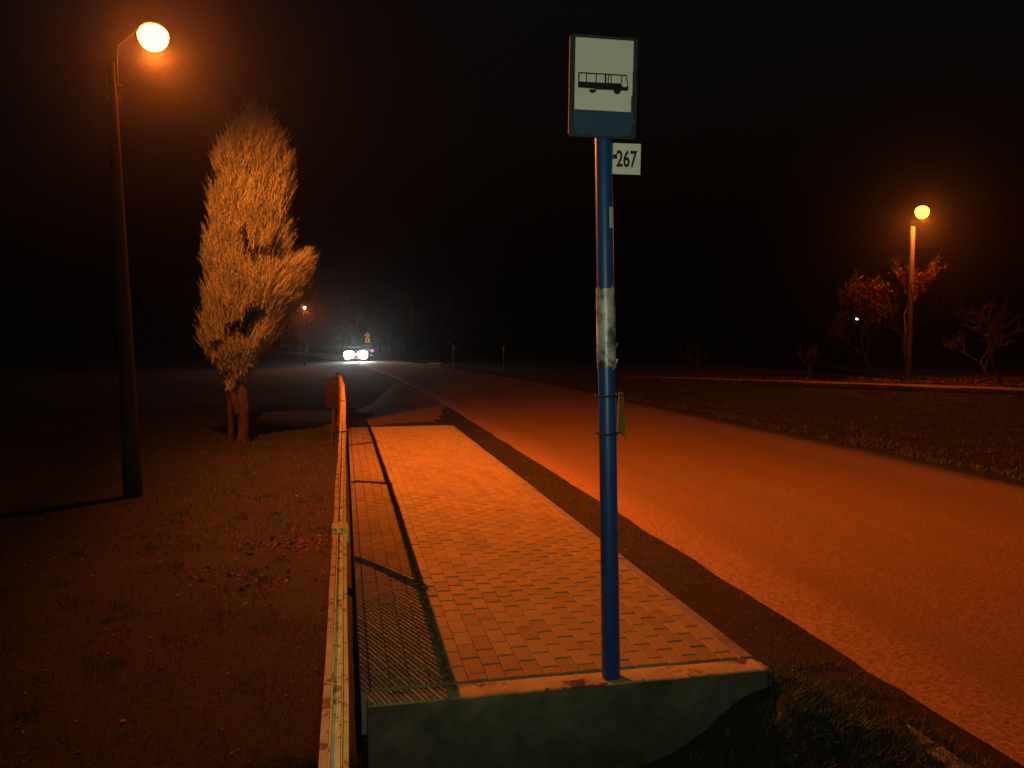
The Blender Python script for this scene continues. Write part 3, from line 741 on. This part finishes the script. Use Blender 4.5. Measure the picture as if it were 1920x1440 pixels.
# far wood: one dark mass
T = []
for k in range(150):
    a = k/149; x = -190+380*a+random.uniform(-2,2); y = 150+random.uniform(-8,8)-26*math.cos((a-.5)*PI)+26; h = random.uniform(9, 15.5)*(.75+.35*noise.noise((x*.03,0,0))); r_ = random.uniform(2, 4)
    T.append(((x-.2,y,-.5), (x+.2,y,-.5), (x,y,h)))
    for _ in range(230):
        t = random.random(); rr = r_*math.sin(PI*min(1,(.12+.88*t)))**.7*random.random()**.5; an = random.uniform(0,2*PI); p = Vector((x+rr*math.cos(an), y+rr*math.sin(an), 1.0+(h-1.0)*t)); s_ = random.uniform(.25,.75)
        T.append(tuple(tuple(p+Vector((random.uniform(-s_,s_), random.uniform(-s_,s_), random.uniform(-s_,s_)))) for _ in range(3)))
tag(tri_mesh('forest', np.array(T), M['far']), kind='stuff')
tag(bpy.data.objects['forest'], 'dark far wood along the horizon behind the road', 'forest')
# tiny far house light at right
hx = W(1607, 598, 130); t = empty('distant_house', (hx.x, 130, -.3)); tag(t, 'black far house among the right hand trees with one tiny lit window', 'house')
b = MB(); b.box(-4, 4, 0, 6, -.2, 4.2); b.add([(-4.3,-.3,4.21),(4.3,-.3,4.21),(4.3,6.3,4.21),(-4.3,6.3,4.21),(-4.3,3,6.9),(4.3,3,6.9)], [(0,1,5,4),(2,3,4,5),(1,2,5),(3,0,4),(3,2,1,0)]); b.build('wall', M['far'], t)
b = MB(); zz = hx.z+.3; b.box(-.24, .24, -.06, -.01, zz-.16, zz+.16); b.build('window', emis('lit_window', (.85,.9,1), 2.5), t)

# ------------------------------------------------------------------ grass and litter
def blades(pts, hmin, hmax, wd, spread):
    n = len(pts); P = np.array(pts); a = rng.uniform(0, 2*PI, n); h = rng.uniform(hmin, hmax, n)
    dx = np.stack([np.cos(a), np.sin(a), 0*a], 1)*wd
    ln = np.stack([rng.normal(0, spread, n), rng.normal(0, spread, n), np.ones(n)], 1)
    ln /= np.linalg.norm(ln, axis=1)[:, None]
    return np.stack([P-dx, P+dx, P+ln*h[:, None]], 1)
def scatter(n, u0, u1, s0, s1, test, near=1.0):
    out = []
    while len(out) < n:
        s_ = s0+(s1-s0)*random.random()**near; u = random.uniform(u0, u1); p = L(u, s_)
        if test(u, s_, p): out.append((p.x, p.y, ground_z(p.x, p.y)-.004))
    return out
def inv(p): return p.y > 1.2 and abs(p.x) < p.y*.72+.5
clump = lambda p, f, th: noise.noise((p.x*f, p.y*f, 1))+.5*noise.noise((p.x*f*3, p.y*f*3, 4)) > th
pts = scatter(95000, -12, -.06, 2.0, 20, lambda u, s_, p: inv(p) and (clump(p, 1.6, -.35) or random.random() < .3), 1.6)
V1 = blades(pts, .012, .045, .0022, .7)
pts = scatter(30000, -12, -.06, 8, 26, lambda u, s_, p: inv(p) and clump(p, 1.2, -.3), 1.2)
V2 = blades(pts, .02, .055, .0045, .7)
Vt = []
for _ in range(170):
    u = -.15-abs(random.gauss(0, 2.2)) if random.random() < .6 else random.uniform(-7, -.2); s_ = random.uniform(2.2, 15)
    c = L(u, s_); r_ = random.uniform(.03, .12); q = []
    for _k in range(60):
        x, y = c.x+random.gauss(0, r_), c.y+random.gauss(0, r_); q.append((x, y, ground_z(x, y)-.004))
    Vt.append(blades(q, .03, random.uniform(.06, .13), .0026, .6))
o = tri_mesh('lawn_grass', np.concatenate([V1, V2]+Vt), M['grass']); tag(o, 'short brownish lawn grass left of the railing', 'grass', kind='stuff')
onside = lambda u, s_: 2.2 < u < 3.0 or s_ < 3.62
pts = scatter(16000, 2.18, 3.05, 2.4, 17.5, lambda u, s_, p: inv(p) and clump(p, 2.2, .05), 1.3)
V1 = blades(pts, .01, .035, .003, .9)
pts = scatter(14000, .2, 2.75, 1.9, 3.64, lambda u, s_, p: inv(p) and clump(p, 2.5, -.05))
V2 = blades(pts, .02, .07, .003, .8)
pts = scatter(9000, 1.3, 2.9, 2.4, 4.3, lambda u, s_, p: (u > 2.2 or s_ < 3.66) and inv(p) and clump(p, 3, -.1))
V3 = blades(pts, .03, .10, .0026, 1.0)
o = tri_mesh('verge_grass', np.concatenate([V1, V2, V3]), M['weed']); tag(o, 'sparse weeds in the dark verge between platform and road', 'grass', kind='stuff')
pts = scatter(52000, 9.35, 30, 2, 42, lambda u, s_, p: inv(p) and clump(p, 1.1, -.05) and u > ucen(s_)+3.2, 1.0)
V1 = blades(pts, .04, .13, .011, .8)
o = tri_mesh('field_grass', V1, M['weed']); tag(o, 'low dark weeds in the field between the road and the far footpath', 'grass', kind='stuff')
def litter(pts, smin, smax, zoff=.012, tilt=.5):
    T = []
    for x, y, z in pts:
        s_ = random.uniform(smin, smax); a = random.uniform(0, 2*PI); d = Vector((math.cos(a), math.sin(a), random.uniform(-tilt, tilt)*.6)); e_ = Vector((-math.sin(a), math.cos(a), random.uniform(-tilt, tilt)*.6)); p = Vector((x, y, z+zoff))
        T.append((p-d*s_, p+e_*s_*.5, p+d*s_)); T.append((p-d*s_, p+d*s_, p-e_*s_*.5+Vector((0,0,s_*.3))))
    return T
T = litter(scatter(700, -9, -.1, 2.2, 20, lambda u, s_, p: inv(p), 1.4), .008, .022)
T += litter(scatter(500, 2.18, 3.1, 2.4, 17.5, lambda u, s_, p: inv(p), 1.2), .006, .016)
T += litter(scatter(90, .2, 2.75, 2.2, 3.64, lambda u, s_, p: inv(p)), .01, .022)
o = tri_mesh('fallen_leaves', np.array([[tuple(v) for v in t] for t in T]), M['leaf']); tag(o, 'scattered pale dead leaves and bits on lawn and verge', 'leaves', kind='stuff')
c1 = G(535, 1018, -.29); c2 = G(470, 1085, -.29)
pp = []
for c, n_, sx in ((c1, 150, .4), (c2, 70, .5)):
    for _ in range(n_):
        x, y = c.x+random.gauss(0, sx*.6), c.y+random.gauss(0, .2); pp.append((x, y, ground_z(x, y)))
T = litter(pp, .008, .035, .01, 1)
o = tri_mesh('red_leaf_litter', np.array([[tuple(v) for v in t] for t in T]), M['pinkleaf']); tag(o, 'small patch of reddish dead leaves on the lawn near the railing', 'leaves', kind='stuff')
pp = []
for _ in range(5000):
    px = random.uniform(1150, 1960); p = G(px, random.uniform(694, 712)+(px-1150)*.026, -.27); pp.append((p.x, p.y, ground_z(p.x, p.y)))
T = litter(pp, .04, .11, .03, 1)
o = tri_mesh('leaf_strip', np.array([[tuple(v) for v in t] for t in T]), M['pinkleaf']); tag(o, 'reddish strip of fallen leaves behind the far footpath', 'leaves', kind='stuff')

# ------------------------------------------------------------------ haze
if HAZE:
    b = MB(); b.box(-265, 265, -15, 385, -1.8, 22)
    hz = bpy.data.materials.new('night_mist'); hz.use_nodes = True
    n = hz.node_tree.nodes; n.clear(); out = n.new('ShaderNodeOutputMaterial'); v = n.new('ShaderNodeVolumePrincipled')
    v.inputs['Color'].default_value = (.9, .9, .9, 1); v.inputs['Density'].default_value = HAZE; v.inputs['Anisotropy'].default_value = .93
    hz.node_tree.links.new(v.outputs[0], out.inputs['Volume'])
    o = b.build('haze', hz); tag(o, kind='stuff')
